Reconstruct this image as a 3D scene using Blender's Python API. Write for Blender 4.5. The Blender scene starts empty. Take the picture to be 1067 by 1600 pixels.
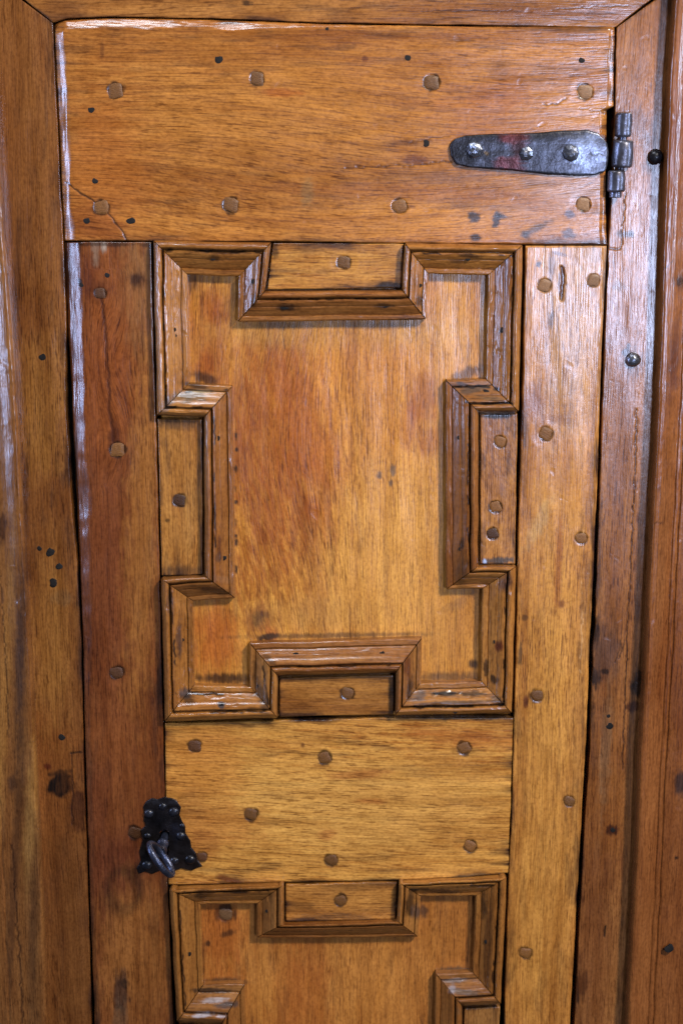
import bpy, math
import numpy as np
from mathutils import Vector

# ------------------------------------------------------------------ camera, world, lamps, exposure
scene = bpy.context.scene
FPX = 2373.0                                  # focal length in photo pixels (photo 1067 x 1600)
TH = math.atan(FPX / 9900.0)                  # downward pitch from the converging verticals
CAM = np.array([0.0, -1.42, 1.50])            # door face lies in the plane y = 0
cam_d = bpy.data.cameras.new('camera')
cam = bpy.data.objects.new('camera', cam_d)
scene.collection.objects.link(cam)
cam.location = CAM
cam.rotation_euler = (math.pi / 2 - TH, 0, 0)
cam_d.sensor_fit = 'VERTICAL'
cam_d.sensor_height = 23.6
cam_d.sensor_width = 15.74
cam_d.lens = FPX / 1600.0 * 23.6
cam_d.clip_start = 0.05
cam_d.clip_end = 60
cam_d.dof.use_dof = True
cam_d.dof.focus_distance = 1.42
cam_d.dof.aperture_fstop = 5.0
scene.camera = cam

w = bpy.data.worlds.new('World')
scene.world = w
w.use_nodes = True
bg = w.node_tree.nodes['Background']
bg.inputs['Color'].default_value = (0.95, 0.92, 0.90, 1)
bg.inputs['Strength'].default_value = 0.035


def window_lamp(name, loc, target, sx, sy, power, col):
    d = bpy.data.lights.new(name, 'AREA')
    d.shape = 'RECTANGLE'
    d.size, d.size_y, d.energy, d.color = sx, sy, power, col
    o = bpy.data.objects.new(name, d)
    scene.collection.objects.link(o)
    o.location = loc
    o.rotation_euler = (Vector(target) - Vector(loc)).to_track_quat('-Z', 'Y').to_euler()
    return o


window_lamp('window_light', (1.25, -1.55, 2.65), (0.0, 0, 1.20), 0.20, 0.30, 94, (1.0, 0.955, 0.86))
window_lamp('window_light', (0.90, -2.60, 1.20), (0.1, 0, 1.4), 0.22, 0.48, 40, (0.54, 0.66, 1.0))
window_lamp('window_light', (-1.50, -0.52, 1.50), (-0.1, 0, 1.35), 0.12, 1.05, 23, (0.46, 0.60, 1.0))
window_lamp('window_light', (1.55, -0.62, 1.62), (0.2, 0, 1.40), 0.08, 0.70, 15, (0.55, 0.70, 1.0))
window_lamp('ceiling_light', (-0.35, -0.62, 2.9), (0.0, 0, 1.3), 0.60, 0.13, 14, (0.80, 0.88, 1.0))

vs = scene.view_settings
vs.view_transform = 'Standard'
vs.look = 'None'
vs.exposure = -0.16
vs.gamma = 1.0
vs.use_curve_mapping = False

# ------------------------------------------------------------------ helpers
CF, SF = math.cos(TH), math.sin(TH)


def P(px, py, h):
    """photo pixel -> point on the plane h metres in front of the door face"""
    px = np.asarray(px, float); py = np.asarray(py, float); h = np.asarray(h, float)
    u = (px - 533.5) / FPX
    v = -(py - 800.0) / FPX
    ry = CF + v * SF
    t = (-h - CAM[1]) / ry
    return np.stack([CAM[0] + t * u, -h + 0 * u, CAM[2] + t * (-SF + v * CF)], -1)


def lin(c):
    c = np.asarray(c, float) / 255.0
    return np.where(c <= 0.04045, c / 12.92, ((c + 0.055) / 1.055) ** 2.4)


def _hash(ix, iy, seed):
    n = (ix.astype(np.int64) * 374761393 + iy.astype(np.int64) * 668265263 + int(seed) * 974711) & 0xffffffff
    n = ((n ^ (n >> 13)) * 1274126177) & 0xffffffff
    n = (n ^ (n >> 16)) & 0xffffffff
    n = (n * 2246822519) & 0xffffffff
    n = n ^ (n >> 15)
    return (n & 0xffff) / 65535.0


def vnoise(x, y, seed=0):
    x = np.asarray(x, float); y = np.asarray(y, float)
    x, y = np.broadcast_arrays(x, y)
    ix = np.floor(x); iy = np.floor(y)
    fx = x - ix; fy = y - iy
    fx = fx * fx * (3 - 2 * fx); fy = fy * fy * (3 - 2 * fy)
    a = _hash(ix, iy, seed); b = _hash(ix + 1, iy, seed)
    c = _hash(ix, iy + 1, seed); d = _hash(ix + 1, iy + 1, seed)
    return (a * (1 - fx) + b * fx) * (1 - fy) + (c * (1 - fx) + d * fx) * fy


def fbm(x, y, seed=0, oct=4):
    s, a, t = 0, 1.0, 0
    for k in range(oct):
        s = s + a * vnoise(x * 2 ** k, y * 2 ** k, seed + k * 17)
        t += a
        a *= 0.5
    return s / t


def sstep(a, b, x):
    t = np.clip((x - a) / (b - a), 0, 1)
    return t * t * (3 - 2 * t)


def streak(px, py, ang, ln, wd, seed, oct=3):
    a = math.radians(ang)
    c, s = math.cos(a), math.sin(a)
    return fbm((px * c + py * s) / ln, (-px * s + py * c) / wd, seed, oct)


def blob_mask(px, py, b, grain='v'):
    cx, cy, rx, ry, ang = b[:5]
    soft = b[7] if len(b) > 7 else 0.35
    a = math.radians(ang)
    c, s = math.cos(a), math.sin(a)
    X = px - cx; Y = py - cy
    wob = (fbm(px / (0.5 * min(rx, ry) + 3), py / (0.5 * min(rx, ry) + 3), int(cx * 3 + cy), 3) - 0.5) * 0.7
    gx, gy = (2.6, 22.0) if grain == 'v' else (22.0, 2.6)
    wob = wob + (fbm(px / gx, py / gy, int(cx + cy * 3), 2) - 0.5) * (0.75 if soft > 0.28 else 0.2)
    r = np.sqrt(((X * c + Y * s) / rx) ** 2 + ((-X * s + Y * c) / ry) ** 2) + wob
    return 1 - sstep(1 - soft, 1 + soft, r)


def line_mask(px, py, pts, wd, seed):
    m = np.zeros_like(px)
    X = px + (fbm(py / 9.0, px / 40.0, seed, 2) - 0.5) * 5
    Y = py + (fbm(px / 9.0, py / 40.0, seed + 5, 2) - 0.5) * 5
    for (x0, y0), (x1, y1) in zip(pts[:-1], pts[1:]):
        dx, dy = x1 - x0, y1 - y0
        t = np.clip(((X - x0) * dx + (Y - y0) * dy) / (dx * dx + dy * dy), 0, 1)
        d = np.hypot(X - x0 - t * dx, Y - y0 - t * dy)
        m = np.maximum(m, 1 - sstep(wd * 0.5, wd * 1.3, d))
    return m


def broken(px, py, seed):
    return sstep(0.42, 0.58, fbm(px / 17.0, py / 17.0, seed + 91, 3))


MATS = {}


def node_mat(name):
    m = bpy.data.materials.new(name)
    m.use_nodes = True
    nt = m.node_tree
    return m, nt, nt.nodes['Principled BSDF']


def N(nt, t, **kw):
    n = nt.nodes.new(t)
    for k, v in kw.items():
        setattr(n, k, v)
    return n


def mathn(nt, op, a, b=None):
    n = N(nt, 'ShaderNodeMath', operation=op)
    for i, x in enumerate((a, b)):
        if x is None:
            continue
        if isinstance(x, (int, float)):
            n.inputs[i].default_value = x
        else:
            nt.links.new(x, n.inputs[i])
    return n.outputs[0]


def wood_material(name, rough=0.36, bump=0.35, coat=0.25, contrast=1.0):
    m, nt, bs = node_mat(name)
    L = nt.links.new
    gc = N(nt, 'ShaderNodeAttribute', attribute_name='gc').outputs['Vector']
    tint = N(nt, 'ShaderNodeAttribute', attribute_name='tint').outputs['Color']

    def noise(sx, sy, detail, dist=0.0, off=0.0):
        mp = N(nt, 'ShaderNodeMapping')
        mp.inputs['Scale'].default_value = (sx, sy, 1)
        mp.inputs['Location'].default_value = (off, off * 1.7, off)
        L(gc, mp.inputs['Vector'])
        n = N(nt, 'ShaderNodeTexNoise')
        n.inputs['Scale'].default_value = 1.0
        n.inputs['Detail'].default_value = detail
        n.inputs['Roughness'].default_value = 0.6
        n.inputs['Distortion'].default_value = dist
        L(mp.outputs[0], n.inputs['Vector'])
        return n.outputs['Fac']
    band = noise(4, 130, 3, 0.0)
    fine = noise(26, 800, 2, 0.0, 3.1)
    pore = noise(62, 760, 1, 0.0, 7.7)
    mott = noise(30, 62, 3, 0.2, 11.3)
    speck = noise(260, 420, 2, 0.0, 17.9)
    ding = noise(55, 75, 1, 0.0, 23.3)
    broad = noise(3.2, 40, 3, 0.25, 31.7)
    patch = noise(5, 13, 2, 0.3, 41.9)

    def ramp(fac, stops):
        r = N(nt, 'ShaderNodeValToRGB')
        e = r.color_ramp.elements
        while len(e) < len(stops):
            e.new(0.5)
        for el, (p, c) in zip(e, stops):
            el.position = p
            el.color = (*c, 1)
        L(fac, r.inputs[0])
        return r.outputs['Color']

    def mul(a, b, f=1.0):
        x = N(nt, 'ShaderNodeMix', data_type='RGBA', blend_type='MULTIPLY')
        if isinstance(f, float):
            x.inputs['Factor'].default_value = f
        else:
            L(f, x.inputs['Factor'])
        L(a, x.inputs[6]); L(b, x.inputs[7])
        return x.outputs[2]
    pm_ = N(nt, 'ShaderNodeMapRange')
    pm_.inputs['From Min'].default_value = 0.33
    pm_.inputs['From Max'].default_value = 0.66
    pm_.inputs['To Min'].default_value = 0.28 * contrast
    pm_.inputs['To Max'].default_value = 0.90 * contrast
    L(patch, pm_.inputs['Value'])
    pf = pm_.outputs[0]
    c = mul(tint, ramp(broad, [(0.30, (0.60, 0.48, 0.36)), (0.48, (1.0, 1.0, 1.0)), (0.70, (1.12, 1.14, 1.14))]), 0.62 * contrast)
    c = mul(c, ramp(band, [(0.30, (0.74, 0.66, 0.56)), (0.52, (1.0, 1.0, 1.0)), (0.72, (1.12, 1.13, 1.14))]), 0.7 * contrast)
    c = mul(c, ramp(mott, [(0.28, (0.80, 0.74, 0.66)), (0.55, (1.02, 1.02, 1.02)), (0.75, (1.12, 1.12, 1.10))]), 0.6 * contrast)
    c = mul(c, ramp(fine, [(0.30, (0.50, 0.42, 0.34)), (0.50, (1.0, 1.0, 1.0)), (0.70, (1.25, 1.28, 1.28))]), 0.6 * contrast)
    c = mul(c, ramp(pore, [(0.34, (0.34, 0.26, 0.20)), (0.44, (1, 1, 1))]), pf)
    c = mul(c, ramp(speck, [(0.30, (0.66, 0.60, 0.54)), (0.5, (1.0, 1.0, 1.0)), (0.72, (1.22, 1.22, 1.2))]), 0.65)
    L(c, bs.inputs['Base Color'])
    # varnish: gloss broken up by the open grain
    rr = mathn(nt, 'MULTIPLY_ADD', fine, -0.20)
    rr.node.inputs[2].default_value = rough + 0.10
    r2 = mathn(nt, 'MULTIPLY_ADD', mott, 0.18)
    L(rr, r2.node.inputs[2])
    r3 = mathn(nt, 'SUBTRACT', r2, 0.09)
    L(r3, bs.inputs['Roughness'])
    bs.inputs['Specular IOR Level'].default_value = 0.5
    bs.inputs['Coat Weight'].default_value = coat
    bs.inputs['Coat Roughness'].default_value = 0.22
    hsum = mathn(nt, 'ADD', mathn(nt, 'MULTIPLY', fine, 1.0), mathn(nt, 'MULTIPLY', pore, 0.8))
    hsum = mathn(nt, 'ADD', hsum, mathn(nt, 'MULTIPLY', mott, 1.5))
    dg = N(nt, 'ShaderNodeMapRange')
    dg.inputs['From Min'].default_value = 0.70
    dg.inputs['From Max'].default_value = 0.80
    L(ding, dg.inputs['Value'])
    hsum = mathn(nt, 'SUBTRACT', hsum, mathn(nt, 'MULTIPLY', dg.outputs[0], 1.2))
    hsum = mathn(nt, 'ADD', hsum, mathn(nt, 'MULTIPLY', speck, 0.5))
    bp = N(nt, 'ShaderNodeBump')
    bp.inputs['Strength'].default_value = bump
    bp.inputs['Distance'].default_value = 0.0011
    L(hsum, bp.inputs['Height'])
    L(bp.outputs[0], bs.inputs['Normal'])
    L(bp.outputs[0], bs.inputs['Coat Normal'])
    MATS[name] = m


def iron_material(name, base=None, rough=0.38, metal=0.75, bump=0.5):
    m, nt, bs = node_mat(name)
    L = nt.links.new
    co = N(nt, 'ShaderNodeNewGeometry').outputs['Position']

    def noise(sc, d):
        n = N(nt, 'ShaderNodeTexNoise')
        n.inputs['Scale'].default_value = sc
        n.inputs['Detail'].default_value = d
        L(co, n.inputs['Vector'])
        return n.outputs['Fac']
    a, b = noise(90, 4), noise(520, 3)
    r = N(nt, 'ShaderNodeValToRGB')
    r.color_ramp.elements[0].position = 0.35
    r.color_ramp.elements[0].color = (0.55, 0.5, 0.48, 1)
    r.color_ramp.elements[1].position = 0.68
    r.color_ramp.elements[1].color = (1.3, 1.3, 1.35, 1)
    L(a, r.inputs[0])
    x = N(nt, 'ShaderNodeMix', data_type='RGBA', blend_type='MULTIPLY')
    x.inputs['Factor'].default_value = 1
    if base is None:
        L(N(nt, 'ShaderNodeAttribute', attribute_name='tint').outputs['Color'], x.inputs[6])
    else:
        x.inputs[6].default_value = (*base, 1)
    L(r.outputs[0], x.inputs[7])
    L(x.outputs[2], bs.inputs['Base Color'])
    bs.inputs['Metallic'].default_value = metal
    bs.inputs['Specular IOR Level'].default_value = 0.25 if metal == 0 else 0.5
    rr = mathn(nt, 'MULTIPLY_ADD', b, 0.3)
    rr.node.inputs[2].default_value = rough - 0.15
    L(rr, bs.inputs['Roughness'])
    h = mathn(nt, 'ADD', mathn(nt, 'MULTIPLY', a, 2.0), mathn(nt, 'MULTIPLY', b, 0.5))
    bp = N(nt, 'ShaderNodeBump')
    bp.inputs['Strength'].default_value = bump
    bp.inputs['Distance'].default_value = 0.0012
    L(h, bp.inputs['Height'])
    L(bp.outputs[0], bs.inputs['Normal'])
    MATS[name] = m


def peg_material(name, col, rough=0.45):
    m, nt, bs = node_mat(name)
    L = nt.links.new
    tc = N(nt, 'ShaderNodeTexCoord').outputs['Object']
    oi = N(nt, 'ShaderNodeObjectInfo').outputs['Random']
    mp = N(nt, 'ShaderNodeMapping')
    mp.inputs['Scale'].default_value = (1.6, 1.0, 5.5)
    L(tc, mp.inputs['Vector'])
    off = N(nt, 'ShaderNodeVectorMath', operation='ADD')
    L(mp.outputs[0], off.inputs[0])
    sc = mathn(nt, 'MULTIPLY', oi, 37.0)
    cmb = N(nt, 'ShaderNodeCombineXYZ')
    L(sc, cmb.inputs[0]); L(sc, cmb.inputs[1]); L(sc, cmb.inputs[2])
    L(cmb.outputs[0], off.inputs[1])
    n = N(nt, 'ShaderNodeTexNoise')
    n.inputs['Scale'].default_value = 1.6
    n.inputs['Detail'].default_value = 5
    L(off.outputs[0], n.inputs['Vector'])
    r = N(nt, 'ShaderNodeValToRGB')
    r.color_ramp.elements[0].position = 0.32
    r.color_ramp.elements[0].color = (*(np.array(col) * 0.72), 1)
    r.color_ramp.elements[1].position = 0.7
    r.color_ramp.elements[1].color = (*(np.array(col) * 1.18), 1)
    L(n.outputs['Fac'], r.inputs[0])
    hs = N(nt, 'ShaderNodeHueSaturation')
    L(r.outputs[0], hs.inputs['Color'])
    L(mathn(nt, 'ADD', mathn(nt, 'MULTIPLY', oi, 0.6), 0.7), hs.inputs['Value'])
    L(hs.outputs[0], bs.inputs['Base Color'])
    bs.inputs['Roughness'].default_value = rough
    bs.inputs['Specular IOR Level'].default_value = 0.35
    bp = N(nt, 'ShaderNodeBump')
    bp.inputs['Strength'].default_value = 0.15
    bp.inputs['Distance'].default_value = 0.03
    L(n.outputs['Fac'], bp.inputs['Height'])
    L(bp.outputs[0], bs.inputs['Normal'])
    MATS[name] = m


wood_material('varnished_oak', rough=0.26, bump=0.14, coat=0.3)
wood_material('varnished_oak_panel', rough=0.33, bump=0.14, coat=0.25, contrast=0.9)
wood_material('varnished_oak_frame', rough=0.25, bump=0.15, coat=0.35)
wood_material('varnished_oak_moulding', rough=0.25, bump=0.18, coat=0.4, contrast=0.75)
iron_material('forged_iron', None, 0.32, 0.7, 0.3)
iron_material('black_iron', (0.016, 0.016, 0.021), 0.30, 0.4, 0.3)
iron_material('polished_iron', (0.16, 0.17, 0.20), 0.30, 0.85, 0.4)
iron_material('key_iron', (0.06, 0.068, 0.10), 0.34, 0.8, 0.4)
iron_material('nail_iron', (0.008, 0.006, 0.005), 0.80, 0.0, 0.4)
peg_material('oak_peg', lin((106, 67, 28)))
peg_material('dark_oak_peg', lin((74, 44, 21)))
peg_material('grey_oak_peg', lin((118, 84, 54)), 0.4)
m, nt, bs = node_mat('dark_gap_backing')
n = N(nt, 'ShaderNodeTexNoise')
n.inputs['Scale'].default_value = 30
r = N(nt, 'ShaderNodeValToRGB')
r.color_ramp.elements[0].color = (0.006, 0.004, 0.003, 1)
r.color_ramp.elements[1].color = (0.016, 0.011, 0.008, 1)
nt.links.new(n.outputs['Fac'], r.inputs[0])
nt.links.new(r.outputs[0], bs.inputs['Base Color'])
bs.inputs['Roughness'].default_value = 0.9
MATS['dark_gap_backing'] = m

ORIG = {}


def thing(name, label, cat, loc):
    o = bpy.data.objects.new(name, None)
    scene.collection.objects.link(o)
    o.location = loc
    o['label'] = label
    o['category'] = cat
    ORIG[o] = np.array(loc, float)
    return o


def link_mesh(name, me, mat, parent, loc=None):
    o = bpy.data.objects.new(name, me)
    scene.collection.objects.link(o)
    if mat and not me.materials:
        me.materials.append(MATS[mat])
    base = np.zeros(3) if loc is None else np.array(loc, float)
    if parent is not None:
        o.parent = parent
        o.location = base - ORIG[parent]
    else:
        o.location = base
    ORIG[o] = base
    return o


def raw_mesh(name, V, F, smooth=True, sharp=None):
    me = bpy.data.meshes.new(name)
    V = np.asarray(V, float)
    if isinstance(F, np.ndarray) and F.ndim == 2:
        me.vertices.add(len(V))
        me.vertices.foreach_set('co', V.astype(np.float32).ravel())
        k = F.shape[1]
        me.loops.add(F.size)
        me.loops.foreach_set('vertex_index', F.astype(np.int32).ravel())
        me.polygons.add(len(F))
        me.polygons.foreach_set('loop_start', np.arange(0, F.size, k, dtype=np.int32))
        me.update(calc_edges=True)
    else:
        me.from_pydata([tuple(v) for v in V], [], [tuple(int(i) for i in f) for f in F])
        me.update()
    if smooth:
        me.polygons.foreach_set('use_smooth', np.ones(len(me.polygons), dtype=bool))
    me.validate()
    if sharp:
        me.set_sharp_from_angle(angle=math.radians(sharp))
    return me


def set_attr(me, name, typ, arr):
    a = me.attributes.new(name, typ, 'POINT')
    arr = np.asarray(arr, np.float32)
    if typ == 'FLOAT_COLOR':
        arr = np.concatenate([arr, np.ones((len(arr), 1), np.float32)], 1)
        a.data.foreach_set('color', arr.ravel())
    else:
        a.data.foreach_set('vector', arr.ravel())


def interp(poly, t, axis):
    p = np.asarray(poly, float)
    c = p[0, axis] + (p[-1, axis] - p[0, axis]) * t
    o = np.interp(c, p[:, axis], p[:, 1 - axis]) if p[-1, axis] > p[0, axis] else np.interp(-c, -p[:, axis], p[:, 1 - axis])
    return np.stack([o, c], -1) if axis == 1 else np.stack([c, o], -1)


def samples(length, step, fine=True):
    n = max(2, int(length / step))
    t = np.linspace(0, length, n + 1)
    if fine:
        e = np.array([0.6, 1.3, 2.2, 3.4, 5.0, 7.0])
        e = e[e < length * 0.3]
        t = np.concatenate([t, e, length - e])
    t = np.unique(np.round(t, 3))
    keep = np.concatenate([[True], np.diff(t) > 0.35])
    t = t[keep]
    t[-1] = length
    return t / length


MM = 0.001


def finish(name, X, Y, H, mat, parent, grain, col, seed, depth, F, blobs, lines, figs, border, cells_extra=None,
           warp=None, holes=(), var=0.30, dirt=None):
    W = P(X, Y, H)
    along, across = (W[:, 2], W[:, 0]) if grain == 'v' else (W[:, 0], W[:, 2])
    if warp is not None:
        across = across + warp(X, Y)
    across = across + (fbm(along * 3.0, across * 6.0, seed + 3, 2) - 0.5) * 0.012
    gc = np.stack([along + seed * 0.731, across + seed * 0.377, -W[:, 1] * 30 + seed * 3.1], 1)
    tint = np.ones((len(X), 3)) * lin(col)
    # slow natural drift of colour along the board: honey to red brown
    if grain == 'v':
        d1 = fbm(X / 42.0, Y / 210.0, seed + 40, 4)
        d2 = fbm(X / 20.0, Y / 70.0, seed + 50, 3)
    else:
        d1 = fbm(X / 210.0, Y / 42.0, seed + 40, 4)
        d2 = fbm(X / 70.0, Y / 20.0, seed + 50, 3)
    k = (d1 - 0.5) * 2.2 * var + (d2 - 0.5) * 1.2 * var
    tint = tint * np.stack([1 + k * 0.75, 1 + k * 1.05, 1 + k * 1.25], 1)
    carve = np.zeros(len(X))
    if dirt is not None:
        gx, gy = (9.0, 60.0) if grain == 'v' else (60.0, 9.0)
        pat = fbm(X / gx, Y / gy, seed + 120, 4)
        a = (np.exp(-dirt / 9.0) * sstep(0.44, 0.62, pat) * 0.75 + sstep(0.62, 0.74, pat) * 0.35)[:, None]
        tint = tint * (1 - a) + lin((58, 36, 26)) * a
    for f in figs or ():
        s = streak(X, Y, f['ang'], f['ln'], f['wd'], seed + 70 + int(f['ang']), 3)
        mk = sstep(f.get('lo', 0.5), f.get('hi', 0.68), s)
        if 'mask' in f:
            mk = mk * blob_mask(X, Y, (*f['mask'], 0, 0, 0.6))
        a = (mk * f['a'])[:, None]
        tint = tint * (1 - a) + tint * lin_mul(f['mul']) * a
    for b in list(blobs or ()) + GLOBAL:
        if abs(b[0] - X.mean()) > 900:
            continue
        mk = blob_mask(X, Y, b, grain)
        if not mk.any():
            continue
        a = (mk * b[6])[:, None]
        tint = tint * (1 - a) + lin(b[5]) * a
    for (pts, wd, c, a0, dep) in lines or ():
        mk = line_mask(X, Y, pts, wd, seed)
        if dep == 0:
            mk = mk * broken(X, Y, seed)
        a = (mk * a0)[:, None]
        tint = tint * (1 - a) + lin(c) * a
        carve += mk * dep * MM
    W[:, 1] += carve
    # skirt: the sides of the board going back from its face
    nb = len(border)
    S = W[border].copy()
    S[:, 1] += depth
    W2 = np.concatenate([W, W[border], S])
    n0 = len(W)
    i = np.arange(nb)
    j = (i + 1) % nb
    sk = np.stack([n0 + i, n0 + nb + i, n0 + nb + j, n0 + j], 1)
    if len(holes):
        cx = X[F].mean(1); cy = Y[F].mean(1)
        kill = np.zeros(len(F), bool)
        for (hx, hy, rx, ry) in holes:
            kill |= ((cx - hx) / rx) ** 2 + ((cy - hy) / ry) ** 2 < 1
        F = F[~kill]
    FF = np.concatenate([F, sk])
    o0 = ORIG[parent] if parent is not None else np.zeros(3)
    c0 = np.array([W[:, 0].mean(), 0.0, W[:, 2].min()])
    me = raw_mesh(name, W2 - c0, FF)
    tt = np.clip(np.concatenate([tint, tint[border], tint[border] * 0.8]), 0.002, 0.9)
    g2 = gc[border].copy()
    g2[:, 1] += depth
    set_attr(me, 'tint', 'FLOAT_COLOR', tt)
    set_attr(me, 'gc', 'FLOAT_VECTOR', np.concatenate([gc, gc[border], g2]))
    return link_mesh(name, me, mat, parent, c0)


def lin_mul(c):
    return np.asarray(c, float)


GLOBAL = []


def grid_faces(nu, nv):
    a = np.arange(nu * nv).reshape(nv, nu)
    F = np.stack([a[:-1, :-1], a[1:, :-1], a[1:, 1:], a[:-1, 1:]], -1).reshape(-1, 4)
    border = np.concatenate([a[0, :], a[1:, -1], a[-1, -2::-1], a[-2:0:-1, 0]])
    return F, border[::-1]


def board(name, parent, L, R, T=None, B=None, h=0.0, grain='v', col=(160, 105, 50), seed=1, mat='varnished_oak',
          step=1.9, depth=18, rad=1.6, bev=None, und=0.35, blobs=None, lines=None, figs=None, ragged=0.6,
          warp=None, holes=(), var=0.27, dome=0.0, flat=()):
    """a board laid between four photo-pixel polylines, its face h mm before the door plane"""
    L = np.asarray(L, float); R = np.asarray(R, float)
    T = np.asarray(T if T is not None else [L[0], R[0]], float)
    B = np.asarray(B if B is not None else [L[-1], R[-1]], float)
    wpx = max(np.hypot(*(R[0] - L[0])), np.hypot(*(R[-1] - L[-1])))
    hpx = max(np.hypot(*(L[-1] - L[0])), np.hypot(*(R[-1] - R[0])))
    us, vv = samples(wpx, step), samples(hpx, step)
    lu, ru = interp(L, vv, 1), interp(R, vv, 1)
    tu, bu = interp(T, us, 0), interp(B, us, 0)
    U, V = np.meshgrid(us, vv)
    U3, V3 = U[..., None], V[..., None]
    G = ((1 - U3) * lu[:, None] + U3 * ru[:, None] + (1 - V3) * tu[None] + V3 * bu[None]
         - ((1 - U3) * (1 - V3) * L[0] + U3 * (1 - V3) * R[0] + (1 - U3) * V3 * L[-1] + U3 * V3 * R[-1]))
    X, Y = G[..., 0], G[..., 1]
    dl, dr = U * wpx, (1 - U) * wpx
    dt, db = V * hpx, (1 - V) * hpx
    # uneven hand-cut edges
    X = X + ragged * ((fbm(Y / 28.0, 0 * Y + 3, seed, 3) - 0.5) * 2.6 * np.exp(-dl / 7) + (fbm(Y / 28.0, 0 * Y + 9, seed + 1, 3) - 0.5) * 2.6 * np.exp(-dr / 7))
    Y = Y + ragged * ((fbm(X / 28.0, 0 * Y + 5, seed + 2, 3) - 0.5) * 2.2 * np.exp(-dt / 7) + (fbm(X / 28.0, 0 * Y + 7, seed + 3, 3) - 0.5) * 2.2 * np.exp(-db / 7))
    H = np.full(X.shape, float(h))
    if grain == 'v':
        H += (fbm(X / 26.0, Y / 120.0, seed + 9, 3) - 0.5) * 2 * und
    else:
        H += (fbm(X / 120.0, Y / 26.0, seed + 9, 3) - 0.5) * 2 * und
    for (fx, fy, fr) in flat:
        rr_ = np.hypot(X - fx, Y - fy)
        k_ = 1 - sstep(fr * 1.3, fr * 2.2, rr_)
        H = H * (1 - k_) + h * k_
        H -= 0.45 * (1 - sstep(fr * 0.94, fr * 1.08, rr_))
    pm = 0.60
    for side, d in (('l', dl), ('r', dr), ('t', dt), ('b', db)):
        Q = Y if side in 'lr' else X
        rj = rad * (0.6 + 0.9 * fbm(Q / 22.0, Q * 0 + ord(side), seed + 21, 3))
        x = np.clip(1 - d * pm / rj, 0, 1)
        H -= rj * (1 - np.sqrt(np.maximum(0, 1 - x * x * 0.98)))
        if bev and side in bev:
            bw, bd = bev[side][:2]
            bwj = bw * (0.75 + 0.5 * fbm(Q / 60.0, Q * 0 + 2, seed + 31, 3))
            if len(bev[side]) > 2:
                bwj = bwj * bev[side][2](Q)
            t = np.clip(1 - d * pm / np.maximum(bwj, 0.3), 0, 1)
            H -= bd * t ** 1.5 * np.clip(bwj / bw, 0, 1.2)
            wv = fbm(X / 7.0, Y / 46.0, seed + 35, 3) if side in 'lr' else fbm(X / 46.0, Y / 7.0, seed + 35, 3)
            H -= 1.5 * sstep(0.0, 0.35, t) * (wv - 0.5)
            H -= 0.5 * sstep(0, 0.25, t) * (1 - sstep(0.3, 1, t)) * ((fbm(X / 4, Y / 34, seed + 33, 2) if side in 'lr' else fbm(X / 34, Y / 4, seed + 33, 2)) - 0.3)
    if dome:
        H += dome * (1 - (2 * U - 1) ** 2) * (1 - (2 * V - 1) ** 4)
    F, border = grid_faces(len(us), len(vv))
    return finish(name, X.ravel(), Y.ravel(), H.ravel() * MM, mat, parent, grain, col, seed, depth * MM, F,
                  blobs, lines, figs, border, warp=warp, holes=holes, var=var,
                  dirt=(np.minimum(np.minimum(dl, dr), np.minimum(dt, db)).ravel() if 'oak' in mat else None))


def sweep(name, parent, O, I, profile, col, seed, grain, mat='varnished_oak_moulding', step=2.2, hs=1.0, bottom=-7.0,
          blobs=None, wob=1.0, lines=None, var=0.3, dense=30):
    """a moulding: the profile (u from outer to inner edge, height mm) drawn between two photo-pixel polylines"""
    O = np.asarray(O, float); I = np.asarray(I, float)
    ln = np.hypot(*(O[-1] - O[0]))
    ts = samples(max(ln, 8), step, fine=False)
    pu = np.array([p[0] for p in profile]); ph = np.array([p[1] for p in profile])
    uu = np.unique(np.concatenate([pu, np.linspace(0, 1, dense)]))
    ax = 1 if abs(O[-1][1] - O[0][1]) > abs(O[-1][0] - O[0][0]) else 0
    Op, Ip = interp(O, ts, ax), interp(I, ts, ax)
    U, T = np.meshgrid(uu, ts)
    G = (1 - U[..., None]) * Op[:, None] + U[..., None] * Ip[:, None]
    X, Y = G[..., 0], G[..., 1]
    S = T * ln
    # hand-planed: the profile wanders a little along its length and wears at its arrises
    uw = np.clip(U + wob * 0.035 * (fbm(S / 60.0, U * 0 + 1, seed + 5, 2) - 0.5) * np.sin(U * math.pi), 0, 1)
    H = np.interp(uw, pu, ph) * hs
    H += wob * (fbm(S / 60.0, U * 2, seed + 6, 2) - 0.5) * 0.5
    H -= wob * 0.8 * np.maximum(0, fbm(S / 30.0, U * 7, seed + 8, 3) - 0.62) * 3
    jit = (fbm(S / 40.0, S * 0 + 1, seed + 7, 2) - 0.5) * 1.8 * wob
    endfade = np.clip(np.minimum(S, ln - S) / 12.0, 0, 1)
    if ax == 1:
        X = X + jit * endfade
    else:
        Y = Y + jit * endfade
    F, border = grid_faces(len(uu), len(ts))
    q = P(X[0, 0], Y[0, 0], 0); q1 = P(X[0, -1], Y[0, -1], 0); q2 = P(X[-1, 0], Y[-1, 0], 0)
    nrm = np.cross(q1 - q, q2 - q)
    if nrm[1] > 0:      # face must look to the camera (-y)
        F = F[:, ::-1]
        border = border[::-1]
    else:
        pass
    Xr, Yr, Hr = X.ravel(), Y.ravel(), H.ravel() * MM
    return finish(name, Xr, Yr, Hr, mat, parent, grain, col, seed, (abs(bottom) + np.mean(ph) * hs * 0 + 4) * MM, F, blobs, lines, None, border, var=var)


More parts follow.
